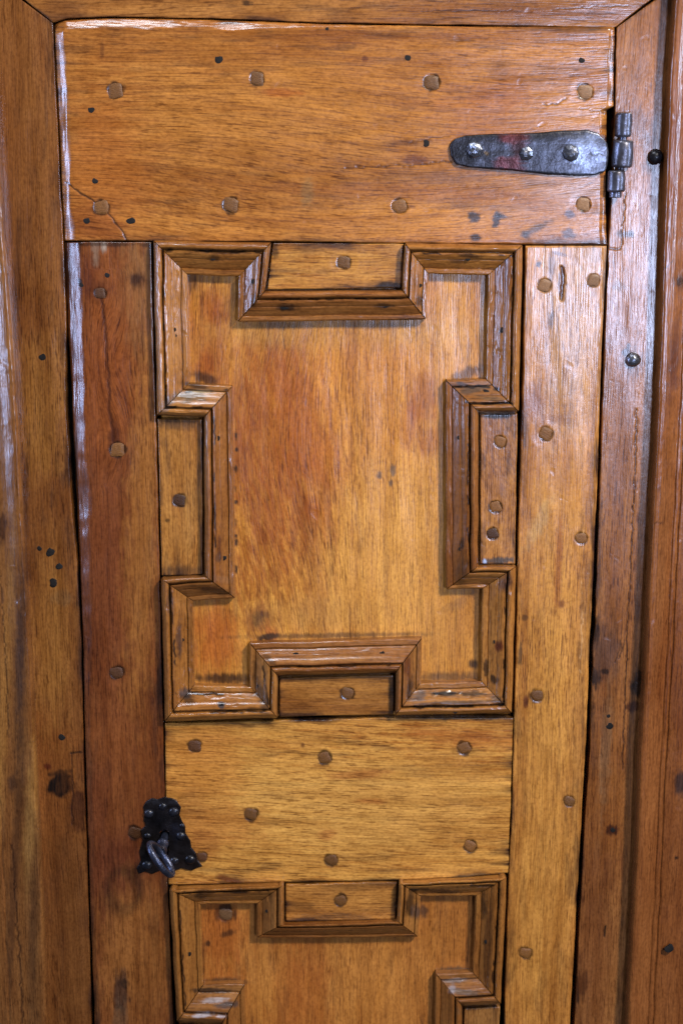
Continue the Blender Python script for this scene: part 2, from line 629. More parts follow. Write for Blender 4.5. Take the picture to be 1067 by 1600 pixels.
def disc_mesh(name, prof, n=18, seed=0, irr=0.08, square=0.0, facets=0):
    """unit-radius head: rings (r, height) about the -y axis; irregular or squarish outline"""
    rng = np.random.RandomState(seed)
    a = np.linspace(0, 2 * math.pi, n, endpoint=False)
    rad = 1 + irr * (np.sin(2 * a + rng.rand() * 6) * 0.6 + np.sin(3 * a + rng.rand() * 6) * 0.5 + rng.randn(n) * 0.25)
    if square:
        sq = 1.0 / np.maximum(np.abs(np.cos(a)), np.abs(np.sin(a)))
        rad = rad * (1 - square + square * np.minimum(sq, 1.28) * 0.93)
    V, F = [], []
    for (r, h) in prof:
        for k in range(n):
            hh = h
            if facets and 0 < r < 0.98:
                hh = h * (1 + 0.12 * math.cos(facets * a[k] + seed))
            V.append((r * rad[k] * math.cos(a[k]), -hh, r * rad[k] * math.sin(a[k])))
    for i in range(len(prof) - 1):
        for k in range(n):
            k2 = (k + 1) % n
            F.append((i * n + k, i * n + k2, (i + 1) * n + k2, (i + 1) * n + k))
    c = len(V)
    V.append((0, -(prof[-1][1] + 0.02), 0))
    b = (len(prof) - 1) * n
    for k in range(n):
        F.append((b + k, b + (k + 1) % n, c))
    return raw_mesh(name, V, F, smooth=not facets, sharp=None if facets else 50)


PEG = [disc_mesh('peg', [(1.0, -0.5), (1.0, -0.01), (0.95, 0.02), (0.5, 0.028)], 18, s, 0.11, q) for s, q in
       ((1, 0.85), (2, 0.55), (3, 0.95), (4, 1.0), (5, 0.7))]
PEGMESH = {}


def round_thing(name, meshes, px, py, rpx, h, mat, parent, k=0, rot=0.0, sx=1.0, sy=1.0):
    key = (name, k % len(meshes), mat)
    if key not in PEGMESH:
        me = meshes[k % len(meshes)].copy()
        me.materials.clear()
        me.materials.append(MATS[mat])
        PEGMESH[key] = me
    p = P(px, py, h * MM)
    r = np.linalg.norm(P(px + rpx, py, h * MM) - p)
    o = link_mesh(name, PEGMESH[key], mat, parent, p)
    o.scale = (r * sx, r, r * sy)
    o.rotation_euler = (0, rot, 0)
    return o


def pegs(parent, lst, h=0.0):
    for i, t in enumerate(lst):
        x, y, r, k = t[:4]
        mat = t[4] if len(t) > 4 else 'oak_peg'
        round_thing('peg', PEG, x, y, r * 0.93, h + (t[5] if len(t) > 5 else 0.0), mat, parent, k, rot=(x * 7 + y) % 7 * 0.13 - 0.4)


TACK = [disc_mesh('tack', [(1.0, -0.6), (1.0, 0.0), (0.85, 0.06), (0.4, 0.05)], 10, s, 0.16, q) for s, q in ((11, 0.5), (12, 0.0), (13, 0.8))]


def tacks(parent, lst, h=0.0, mat='nail_iron'):
    for i, t in enumerate(lst):
        x, y, r = t[:3]
        round_thing('nail', TACK, x, y, r, h, mat, parent, int(x + y) % 3, rot=(x + y) % 5 * 0.3,
                    sx=t[3] if len(t) > 3 else 1, sy=t[4] if len(t) > 4 else 1)


def ring(x, y, r, a=0.7, c=(38, 22, 12)):
    """dark gap and dirt line round a peg, painted into the board colour as blobs (outer dark, peg covers its middle)"""
    return (x, y, r * 1.1, r * 1.1, 0, c, min(1, a * 1.2), 0.14)


K = (26, 17, 13)          # black oak stain / dirt
KB = (34, 32, 36)         # iron-blue ink stain
RED = (120, 52, 22)
DRK = (84, 46, 22)
HON = (196, 136, 66)
GRY = (140, 118, 100)

# ------------------------------------------------------------------ near-black slab added behind the door so its gaps look dark
base = P(533, 1700, 0)
c0, c1 = P(-150, -150, -0.030), P(1230, 1980, -0.030)
V = [(x, y, z) for y in (0.030, 0.050) for x in (c0[0], c1[0]) for z in (c1[2], c0[2])]
F = [(0, 2, 3, 1), (4, 5, 7, 6), (0, 1, 5, 4), (2, 6, 7, 3), (1, 3, 7, 5), (0, 4, 6, 2)]
bo = link_mesh('gap_backing', raw_mesh('gap_backing', V, F, smooth=False), 'dark_gap_backing', None)
bo['kind'] = 'structure'

# ------------------------------------------------------------------ door frame: brown wood, tinted deeper to stand for light falloff at the sides
frame = thing('door_frame', 'brown wooden frame with mitred corners and rounded mouldings around the panelled door', 'door frame',
              (0, 0.0, float(P(533, 1850, 0)[2])))
JH = -5.0
ljamb = board('jamb', frame,
              [(-40, -55), (-8, 150), (3, 380), (17, 545), (28, 740), (38, 914), (51, 1170), (59, 1331), (70, 1600), (81, 1860)],
              [(83, 36), (95, 290), (100, 376), (104, 514), (103, 640), (108, 700), (111, 770), (122, 888), (128, 1016), (131, 1170), (135, 1290), (139, 1420), (144, 1600), (152, 1860)],
              h=JH, grain='v', col=(118, 72, 33), seed=11, mat='varnished_oak_frame', depth=24, rad=1.2, und=0.5,
              blobs=[(20, 200, 45, 260, 0, (112, 66, 30), 0.5, 0.6), (70, 1230, 60, 120, 0, (120, 66, 26), 0.55, 0.6),
                     (95, 1228, 20, 18, 0, (14, 11, 11), 1.0, 0.22), (94, 1208, 16, 5, -10, K, 0.8, 0.4), (122, 1265, 12, 34, 0, (46, 20, 14), 0.85, 0.3), (110, 1430, 40, 200, 0, (96, 54, 24), 0.6, 0.6), (60, 640, 40, 100, 0, (146, 98, 44), 0.6, 0.6),
                     (80, 1000, 30, 120, 0, (148, 98, 44), 0.6, 0.6), (98, 935, 16, 12, 0, (110, 84, 56), 0.4, 0.5),
                     (74, 1197, 6, 5, 0, (70, 24, 14), 0.8, 0.4), (27, 450, 6, 120, 2, (66, 40, 26), 0.5, 0.6), (40, 800, 5, 120, 2, (60, 38, 26), 0.5, 0.6)],
              lines=[([(112, 1177), (128, 1176)], 1.6, K, 0.9, 0.3), ([(114, 1178), (114, 1290)], 1.2, (50, 26, 14), 0.8, 0.3)])
tacks(ljamb, [(67, 558, 6), (62, 857, 4), (79, 863, 5.5, 1, 1.5), (93, 885, 4.5, 1, 1.4), (84, 911, 6, 1, 1.2), (97, 1152, 5.5), (6, 1500, 3.5)], JH, 'nail_iron')  # nails; the first dark disc stands for an empty nail hole
rjamb = board('jamb', frame,
              [(962, 43), (960, 166), (957, 240), (953, 330), (950, 383), (944, 529), (938, 690), (936, 760), (931, 888), (929, 975), (925, 1010), (925, 1045), (923, 1066), (921, 1170), (910, 1331), (898, 1573), (884, 1860)],
              [(1065, -30), (1054, 120), (1045, 350), (1040, 529), (1031, 734), (1023, 888), (1017, 1016), (1008, 1170), (1002, 1331), (992, 1520), (987, 1620), (971, 1860)],
              h=JH, grain='v', col=(132, 83, 42), seed=23, mat='varnished_oak_frame', depth=24, rad=1.2, und=0.5,
              blobs=[(1000, 400, 50, 330, 2, (152, 98, 54), 0.7, 0.6), (985, 190, 40, 20, 0, (92, 62, 54), 0.6, 0.6), (968, 680, 16, 200, 3, (110, 66, 40), 0.5, 0.6),
                     (930, 990, 9, 26, 3, K, 0.95, 0.35), (927, 1056, 11, 17, 0, K, 0.95, 0.35), (921, 1100, 6, 30, 0, K, 0.7, 0.5), (945, 1020, 22, 40, 10, (84, 56, 42), 0.8, 0.5), (944, 1049, 7, 4, 10, K, 0.8, 0.4),
                     (995, 1070, 9, 22, 10, K, 0.9, 0.4), (988, 1105, 11, 8, -10, (58, 28, 18), 0.8, 0.4), (955, 1250, 30, 120, 3, (136, 82, 34), 0.5, 0.6), (908, 1540, 11, 22, 12, K, 0.9, 0.3), (925, 1450, 30, 160, 4, (104, 58, 28), 0.6, 0.6),
                     (957, 1297, 9, 8, 0, (48, 20, 16), 0.85, 0.35), (977, 551, 7, 6, 0, KB, 0.85, 0.25), (981, 541, 3, 5, 0, KB, 0.8, 0.3), (988, 566, 18, 22, 0, (70, 50, 46), 0.6, 0.6),
                     (1012, 222, 11, 22, 5, (60, 48, 50), 0.65, 0.6), (1012, 262, 9, 10, 5, (60, 48, 50), 0.65, 0.6), (966, 448, 10, 9, 0, (84, 64, 56), 0.6, 0.5), (975, 366, 12, 6, 0, KB, 0.75, 0.5), (986, 366, 4, 5, 0, KB, 0.75, 0.5), (946, 1170, 8, 90, 3, (118, 92, 66), 0.5, 0.6)],
              lines=[([(994, 640), (989, 790), (981, 950), (975, 1110), (972, 1200)], 1.3, (52, 28, 18), 0.85, 0.35), ([(946, 1447), (944, 1462)], 1.8, K, 0.9, 0.3),
                     ([(970, 1000), (960, 1035)], 1.2, (40, 24, 18), 0.7, 0.2), ([(976, 1000), (965, 1030)], 1.2, (40, 24, 18), 0.7, 0.2), ([(950, 389), (968, 389), (972, 360), (976, 300)], 1.3, (46, 28, 22), 0.8, 0.3)])
tacks(rjamb, [(952, 1135, 5.5), (957, 1297, 4), (950, 1119, 3), (985, 791, 2.5)], JH)  # first disc gives the dark of an open nail hole
head = board('head_rail', frame,
             [(-30, -55), (83, 35)], [(1054, -30), (961, 43)], T=[(-30, -55), (500, -52), (1054, -30)],
             B=[(83, 35), (105, 29), (180, 26), (330, 29), (520, 36), (760, 40), (961, 43)],
             h=JH + 1.0, grain='h', col=(138, 88, 40), seed=31, mat='varnished_oak_frame', depth=24, rad=1.8, und=0.5,
             blobs=[(800, 18, 200, 14, 2, (112, 64, 30), 0.6, 0.6), (385, 5, 9, 4, 0, K, 0.8, 0.4), (250, 18, 120, 12, 0, (156, 102, 48), 0.5, 0.6), (100, 20, 30, 20, 30, (104, 62, 30), 0.6, 0.6)],
             lines=[([(860, 15), (980, 8)], 1.1, (60, 32, 18), 0.6, 0.1), ([(660, 18), (800, 16)], 1.0, (60, 32, 18), 0.6, 0.1)])
# raised rounded mouldings on the outer side of both jambs and over the head
LM_IN = [(-32, -55), (0, 150), (11, 380), (25, 545), (36, 740), (46, 914), (59, 1170), (67, 1331), (78, 1600), (89, 1860)]
LM_OUT = [(-175, -175), (-135, 150), (-122, 380), (-110, 545), (-98, 740), (-88, 914), (-74, 1170), (-65, 1331), (-53, 1600), (-40, 1860)]
FPROF = [(0, 0), (0.3, 1.0), (0.42, 2.4), (0.50, 2.6), (0.52, 1.4), (0.54, 2.8), (0.68, 3.6), (0.74, 4.4), (0.80, 6.2), (0.86, 8.8), (0.91, 10.4), (0.945, 10.6), (0.97, 8.6), (0.985, 4.0), (1.0, -4.9)]
sweep('moulding', frame, LM_OUT, LM_IN, FPROF, (118, 74, 36), 41, 'v', 'varnished_oak_moulding', 2.4, 1.0, -14, wob=1.2,
      blobs=[(34, 1000, 8, 150, 2, (56, 38, 30), 0.7, 0.6), (24, 1350, 7, 200, 3, (60, 36, 22), 0.6, 0.6), (6, 1120, 8, 240, 3, (150, 102, 48), 0.6, 0.6), (50, 1260, 9, 120, 3, (150, 106, 52), 0.6, 0.6), (2, 826, 9, 22, 0, (60, 34, 22), 0.8, 0.4), (20, 1225, 6, 14, 0, (54, 36, 26), 0.7, 0.5), (55, 1420, 7, 160, 3, (66, 40, 22), 0.5, 0.6)],
      lines=[([(20, 1320), (30, 1480), (36, 1600)], 1.4, (44, 24, 14), 0.8, 0.3), ([(0, 900), (8, 1000), (14, 1150)], 1.2, (50, 30, 18), 0.7, 0.3)], dense=60)
RM_IN = [(1056, -30), (1045, 120), (1036, 350), (1031, 529), (1022, 734), (1014, 888), (1008, 1016), (999, 1170), (993, 1331), (983, 1520), (978, 1620), (962, 1860)]
RM_OUT = [(1225, -175), (1205, 120), (1192, 350), (1182, 529), (1170, 734), (1160, 888), (1152, 1016), (1142, 1170), (1132, 1331), (1120, 1520), (1114, 1620), (1098, 1860)]
RPROF = [(0, 4), (0.3, 4.5), (0.60, 4.8), (0.70, 4.4), (0.715, 2.6), (0.73, 4.4), (0.76, 4.4), (0.775, 3.0), (0.79, 4.6), (0.83, 7.6), (0.88, 11.6), (0.92, 13.2), (0.96, 13.6), (0.985, 12.6), (1.0, 9.0)]
rm = sweep('moulding', frame, RM_OUT, RM_IN, RPROF, (118, 68, 32), 57, 'v', 'varnished_oak_moulding', 2.4, 1.0, -14, wob=0.8,
           blobs=[(1053, 560, 9, 60, 5, (70, 36, 30), 0.7, 0.6), (1062, 440, 8, 12, 0, K, 0.8, 0.5), (1030, 900, 8, 200, 4, (110, 66, 34), 0.5, 0.6), (1062, 1225, 9, 18, 0, KB, 0.8, 0.5), (1056, 1340, 3, 3, 0, K, 0.9, 0.3)],
           lines=[([(1036, 420), (1052, 408)], 1.1, (50, 28, 22), 0.7, 0.1), ([(1022, 818), (1034, 817)], 1.2, (50, 28, 22), 0.7, 0.1)], dense=80)
tacks(rm, [(1045, 1483, 6, 1.0, 1.2)], 9.2)
sweep('moulding', frame, [(-175, -175), (500, -172), (1225, -175)], [(-30, -55), (500, -52), (1054, -30)],
      FPROF, (126, 84, 42), 47, 'h', 'varnished_oak_moulding', 3.0, 1.0, -14)
STUD = [disc_mesh('stud', [(1.0, -0.3), (1.0, 0.1), (0.9, 0.4), (0.66, 0.68), (0.34, 0.85)], 14, s, 0.05) for s in (21, 22)]
st = round_thing('stud', STUD, 1023, 245, 12.5, JH, 'black_iron', frame, 0)
st['label'] = 'black domed iron stud beside the hinge'
st = round_thing('stud', STUD, 988, 562, 12, JH, 'polished_iron', frame, 1)
st['label'] = 'shiny worn iron stud below the hinge'

# ------------------------------------------------------------------ the door
door = thing('panelled_door', 'honey brown wooden door with stepped mouldings, wooden pegs and iron fittings', 'door',
             (0, 0.0, float(P(533, 1850, 0)[2])))
KEYHOLE = [(257.3, 1304, 7.6, 7.8), (260, 1322, 5.0, 17)]

tp = [(181, 142, 12.5, 3, 'oak_peg', 0.3), (402, 123, 11.5, 2), (674, 129, 12.5, 0), (914, 143, 12, 1, 'grey_oak_peg'), (361, 320, 12.5, 0, 'oak_peg', 0.3), (624, 322, 12, 1), (911, 319, 11, 2, 'grey_oak_peg'), (159, 324, 12, 4)]
top = board('top_rail', door, [(85, 38), (93, 200), (101, 376)], [(959, 42), (958, 166), (947, 173), (946, 260), (945, 330), (948, 383)],
            T=[(85, 38), (105, 31), (180, 28), (330, 31), (520, 38), (760, 42), (959, 42)], B=[(101, 376), (420, 377), (640, 380), (948, 383)],
            h=0, grain='h', col=(150, 94, 40), seed=3, flat=[p[:3] for p in tp], step=1.6, bev={'l': (10.5, 6.4), 't': (7.5, 4.5, lambda q: 0.25 + 1.1 * (1 - sstep(330, 620, q))), 'r': (6, 3.0, lambda q: np.ones_like(q))}, rad=1.4, und=0.45,
            blobs=[(430, 200, 260, 90, 0, (164, 106, 45), 0.55, 0.6), (160, 270, 70, 130, 0, (150, 86, 34), 0.65, 0.6), (600, 350, 330, 25, 0, (174, 112, 47), 0.6, 0.6), (860, 90, 90, 60, 0, (146, 92, 46), 0.5, 0.6),
                   (760, 190, 80, 40, 20, (140, 82, 38), 0.6, 0.6), (790, 150, 40, 30, 0, (132, 74, 34), 0.5, 0.6), (650, 250, 22, 8, 5, (92, 44, 18), 0.75, 0.5), (600, 300, 240, 10, 2, (136, 80, 36), 0.5, 0.6), (690, 278, 90, 10, 3, (104, 62, 34), 0.6, 0.6), (900, 290, 60, 25, 0, (150, 104, 68), 0.5, 0.6),
                   (150, 350, 45, 22, 20, (126, 68, 30), 0.7, 0.5), (480, 300, 9, 22, 0, (128, 96, 58), 0.6, 0.5), (440, 145, 30, 7, 0, (140, 70, 26), 0.6, 0.5), (570, 92, 5, 5, 0, (90, 42, 18), 0.7, 0.4),
                   (739, 339, 9, 8, 0, KB, 0.9, 0.3), (776, 343, 6, 12, 15, KB, 0.9, 0.3), (783, 338, 8, 4, 0, KB, 0.8, 0.4), (836, 357, 22, 5, -25, KB, 0.7, 0.5), (820, 366, 7, 6, 0, KB, 0.8, 0.4), (889, 335, 8, 7, 0, (66, 66, 84), 0.8, 0.35), (888, 365, 10, 8, 0, (66, 66, 80), 0.75, 0.4), (743, 372, 9, 6, 0, K, 0.9, 0.4), (630, 223, 30, 4, 0, (80, 42, 22), 0.6, 0.5), (160, 78, 3, 14, 0, (90, 50, 26), 0.6, 0.5),
                   (924, 212, 22, 8, 20, (74, 36, 16), 0.8, 0.4)] + [ring(p[0], p[1], p[2]) for p in tp],
            lines=[([(102, 285), (128, 303), (150, 316)], 1.5, K, 0.8, 0.5), ([(168, 334), (184, 350), (200, 374)], 1.4, K, 0.75, 0.5),
                   ([(540, 263), (600, 260), (660, 257), (704, 252)], 1.3, (70, 36, 16), 0.75, 0.3), ([(848, 164), (868, 164), (885, 155)], 1.3, (60, 36, 26), 0.8, 0.3), ([(905, 168), (948, 178)], 1.0, (60, 36, 26), 0.6, 0.2), ([(640, 222), (702, 212)], 1.0, (70, 36, 16), 0.5, 0.2)],
            figs=[dict(ang=24, ln=17, wd=2.8, lo=0.62, hi=0.72, a=0.65, mul=(0.55, 0.45, 0.35), mask=(290, 250, 240, 130)),
                  dict(ang=5, ln=22, wd=2.8, lo=0.60, hi=0.72, a=0.5, mul=(0.6, 0.48, 0.36)),
                  dict(ang=90, ln=60, wd=5.0, lo=0.55, hi=0.7, a=0.22, mul=(0.7, 0.6, 0.5), mask=(160, 220, 90, 190))],
            warp=lambda X, Y: 0.012 * np.sin((X - 300) / 260.0) + 0.006 * np.sin((X + 2 * Y) / 150.0))
pegs(top, tp)
tacks(top, [(342, 93, 6.5), (637, 90, 5), (143, 172, 5), (149, 283, 5), (136, 345, 5), (205, 345, 6.5, 1.1, 0.8), (908, 94, 5), (666, 224, 5.5), (511, 45, 3)], 0)

lp = [(184, 703, 12, 3, 'oak_peg', 0.5), (183, 1051, 10.5, 1, 'dark_oak_peg'), (211, 1301, 10.5, 4, 'dark_oak_peg'), (157, 458, 9, 2, 'dark_oak_peg')]


def feather(X, Y):
    return 0.010 * np.exp(-((X - 170 - (Y - 460) * 0.06) / 22.0) ** 2) * np.sin(Y / 40.0) * (Y > 420) * (Y < 760)


lock = board('lock_stile', door,
             [(101, 378), (106, 488), (111, 573), (117, 709), (120, 760), (126, 888), (131, 1016), (134, 1170), (138, 1291), (142, 1412), (149, 1600), (160, 1860)],
             [(237, 378), (241, 560), (244, 650), (248, 800), (250, 900), (255, 1115), (258, 1260), (263, 1395), (271, 1600), (284, 1860)],
             h=0, grain='v', col=(110, 60, 28), seed=5, flat=[p[:3] for p in lp], bev={'l': (13, 8.0, lambda q: 0.45 + 0.75 * (1 - sstep(700, 1200, q)))}, rad=1.4, und=0.5, holes=KEYHOLE,
             blobs=[(215, 450, 28, 90, 0, (128, 88, 50), 0.6, 0.6), (170, 560, 40, 160, 2, (122, 62, 24), 0.55, 0.6), (160, 900, 45, 200, 2, (100, 50, 24), 0.65, 0.6), (225, 830, 26, 260, 2, (150, 96, 42), 0.6, 0.6), (190, 1170, 45, 70, 0, (120, 66, 30), 0.5, 0.6),
                    (170, 1370, 45, 60, 0, (92, 46, 26), 0.7, 0.6), (200, 1340, 40, 36, 0, (84, 40, 22), 0.6, 0.6), (215, 1500, 60, 110, 0, (146, 92, 42), 0.6, 0.6), (214, 437, 13, 11, 0, (52, 30, 20), 0.9, 0.5), (140, 430, 14, 30, 0, (88, 40, 20), 0.6, 0.5), (155, 452, 16, 16, 0, (72, 36, 20), 0.6, 0.6), (126, 440, 4, 5, 0, K, 0.9, 0.4),
                    (189, 1548, 11, 32, 0, (50, 32, 26), 0.8, 0.4), (188, 1590, 10, 30, 0, (84, 62, 44), 0.6, 0.5), (193, 1537, 8, 8, 0, K, 0.7, 0.4), (150, 388, 6, 26, 0, (116, 92, 74), 0.7, 0.4), (163, 385, 5, 9, 10, (150, 132, 116), 0.8, 0.4), (235, 382, 12, 5, 0, K, 0.7, 0.4), (165, 381, 50, 4, 0, K, 0.6, 0.4), (180, 690, 9, 22, 0, (70, 34, 20), 0.7, 0.5), (150, 1260, 22, 60, 0, (104, 54, 30), 0.5, 0.6)] + [ring(p[0], p[1], p[2]) for p in lp],
             lines=[([(160, 462), (165, 520), (170, 580), (172, 640), (178, 690)], 2.6, (54, 24, 14), 0.75, 0.2)],
             figs=[dict(ang=-60, ln=16, wd=3.2, lo=0.46, hi=0.66, a=0.6, mul=(1.5, 1.55, 1.5), mask=(190, 590, 38, 130)),
                   dict(ang=-48, ln=16, wd=3.2, lo=0.48, hi=0.66, a=0.5, mul=(1.35, 1.4, 1.3), mask=(150, 640, 30, 90))], warp=feather)
pegs(lock, lp)
tacks(lock, [(168, 430, 4), (128, 445, 3.5)], 0)

hp = [(850, 446, 10.5, 3, 'grey_oak_peg', 0.2), (927, 438, 10, 3, 'grey_oak_peg', 0.2), (852, 678, 11, 2, 'oak_peg', 0.3), (907, 841, 9.5, 1), (839, 1087, 10, 1), (889, 1252, 9, 1), (820, 1489, 9.5, 4)]
hinge_st = board('hinge_stile', door,
                 [(820, 384), (817, 560), (813, 700), (809, 830), (806, 1000), (803, 1115), (798, 1300), (793, 1400), (787, 1600), (779, 1860)],
                 [(947, 384), (940, 529), (933, 734), (927, 888), (921, 990), (917, 1093), (914, 1170), (905, 1331), (891, 1573), (876, 1860)],
                 h=0, grain='v', col=(172, 114, 52), seed=7, flat=[p[:3] for p in hp], rad=1.5, und=0.5, bev={'r': (4, 1.5)},
                 blobs=[(890, 510, 55, 150, 2, (168, 128, 92), 0.7, 0.6), (835, 500, 16, 110, 0, (178, 122, 66), 0.6, 0.6), (850, 1050, 40, 260, 2, (186, 130, 58), 0.6, 0.6), (840, 1420, 50, 160, 3, (178, 122, 54), 0.55, 0.6), (872, 880, 6, 60, 3, (126, 62, 24), 0.6, 0.5), (876, 943, 5, 6, 0, (84, 36, 18), 0.7, 0.5), (821, 1097, 4, 9, 0, (88, 36, 18), 0.8, 0.4), (834, 625, 15, 22, 0, (116, 66, 44), 0.6, 0.6), (870, 655, 18, 7, 10, (120, 74, 44), 0.6, 0.6),  # first, greyer patch: worn varnish with the cool sheen tinted in
                        (841, 413, 4.5, 4.5, 0, (66, 62, 74), 0.9, 0.3), (877, 435, 5, 26, 3, (84, 48, 32), 0.85, 0.3), (862, 412, 6, 16, 0, (104, 84, 84), 0.7, 0.4), (875, 397, 12, 3, 15, (80, 52, 44), 0.7, 0.4), (861, 500, 4, 14, 5, (80, 60, 56), 0.8, 0.4), (840, 820, 10, 40, 25, (196, 162, 110), 0.4, 0.5), (812, 1020, 4, 22, 5, (66, 48, 30), 0.8, 0.4), (905, 1030, 3, 26, 0, (70, 42, 24), 0.7, 0.4), (910, 1245, 22, 60, 3, (150, 100, 46), 0.5, 0.6), (820, 965, 5, 4, 0, (70, 46, 26), 0.7, 0.4), (930, 400, 14, 14, 0, (150, 116, 88), 0.5, 0.5),
                        (899, 1060, 14, 120, 2, (160, 106, 48), 0.5, 0.6)] + [ring(p[0], p[1], p[2], 0.6) for p in hp],
                 lines=[([(876, 418), (880, 440), (876, 468)], 2.6, (60, 32, 24), 0.85, 0.7), ([(912, 830), (909, 960), (906, 1050)], 1.2, (196, 150, 100), 0.6, 0.0), ([(897, 1080), (893, 1300)], 1.0, (110, 70, 34), 0.5, 0.1)],
                 figs=[dict(ang=88, ln=60, wd=3.4, lo=0.55, hi=0.7, a=0.4, mul=(0.68, 0.6, 0.55))])
pegs(hinge_st, hp)

mp_ = [(305, 1166, 10.5, 0, 'dark_oak_peg'), (507, 1184, 10.5, 2, 'oak_peg'), (725, 1169, 10.5, 0, 'oak_peg'), (392, 1272, 10.5, 0, 'oak_peg'), (518, 1344, 10, 1, 'oak_peg'), (734, 1322, 10, 1), (316, 1339, 8.5, 1, 'dark_oak_peg')]
mid = board('middle_rail', door, [(258, 1130), (260, 1260), (264, 1382)], [(801, 1121), (797, 1260), (793, 1364)],
            T=[(258, 1130), (440, 1126), (620, 1121), (801, 1121)], B=[(264, 1382), (440, 1378), (620, 1375), (720, 1371), (793, 1364)],
            h=0, grain='h', col=(184, 127, 57), seed=9, flat=[p[:3] for p in mp_], rad=1.2, und=0.35, holes=KEYHOLE,
            blobs=[(560, 1260, 230, 70, 0, (200, 146, 72), 0.6, 0.6), (310, 1200, 60, 60, 0, (178, 112, 46), 0.6, 0.6), (730, 1155, 90, 14, 4, (156, 88, 36), 0.6, 0.6), (560, 1210, 44, 6, -3, (162, 96, 44), 0.6, 0.6), (400, 1160, 80, 7, 4, (172, 110, 48), 0.6, 0.6), (340, 1290, 70, 30, 0, (170, 104, 44), 0.55, 0.6), (300, 1255, 20, 26, 0, (146, 92, 42), 0.5, 0.6), (510, 1305, 14, 8, 0, (164, 98, 44), 0.6, 0.5), (580, 1252, 22, 4, 0, (160, 92, 40), 0.6, 0.5),
                   (348, 1371, 10, 5, 15, (100, 54, 26), 0.85, 0.35), (362, 1376, 12, 4, 10, (100, 54, 26), 0.8, 0.35), (730, 1122, 70, 2.5, 0, K, 0.8, 0.4), (740, 1369, 46, 3.5, -4, (70, 58, 46), 0.8, 0.4), (318, 1320, 24, 22, 0, (150, 88, 38), 0.5, 0.6), (473, 1164, 3, 3, 0, (84, 40, 20), 0.8, 0.4)] + [ring(p[0], p[1], p[2], 0.7) for p in mp_],
            figs=[dict(ang=2, ln=40, wd=3.6, lo=0.60, hi=0.74, a=0.7, mul=(0.62, 0.44, 0.30), mask=(690, 1165, 180, 50)), dict(ang=3, ln=44, wd=3.4, lo=0.60, hi=0.74, a=0.55, mul=(0.66, 0.5, 0.36))],
            warp=lambda X, Y: 0.010 * np.sin((X - 400) / 240.0))
pegs(mid, mp_)

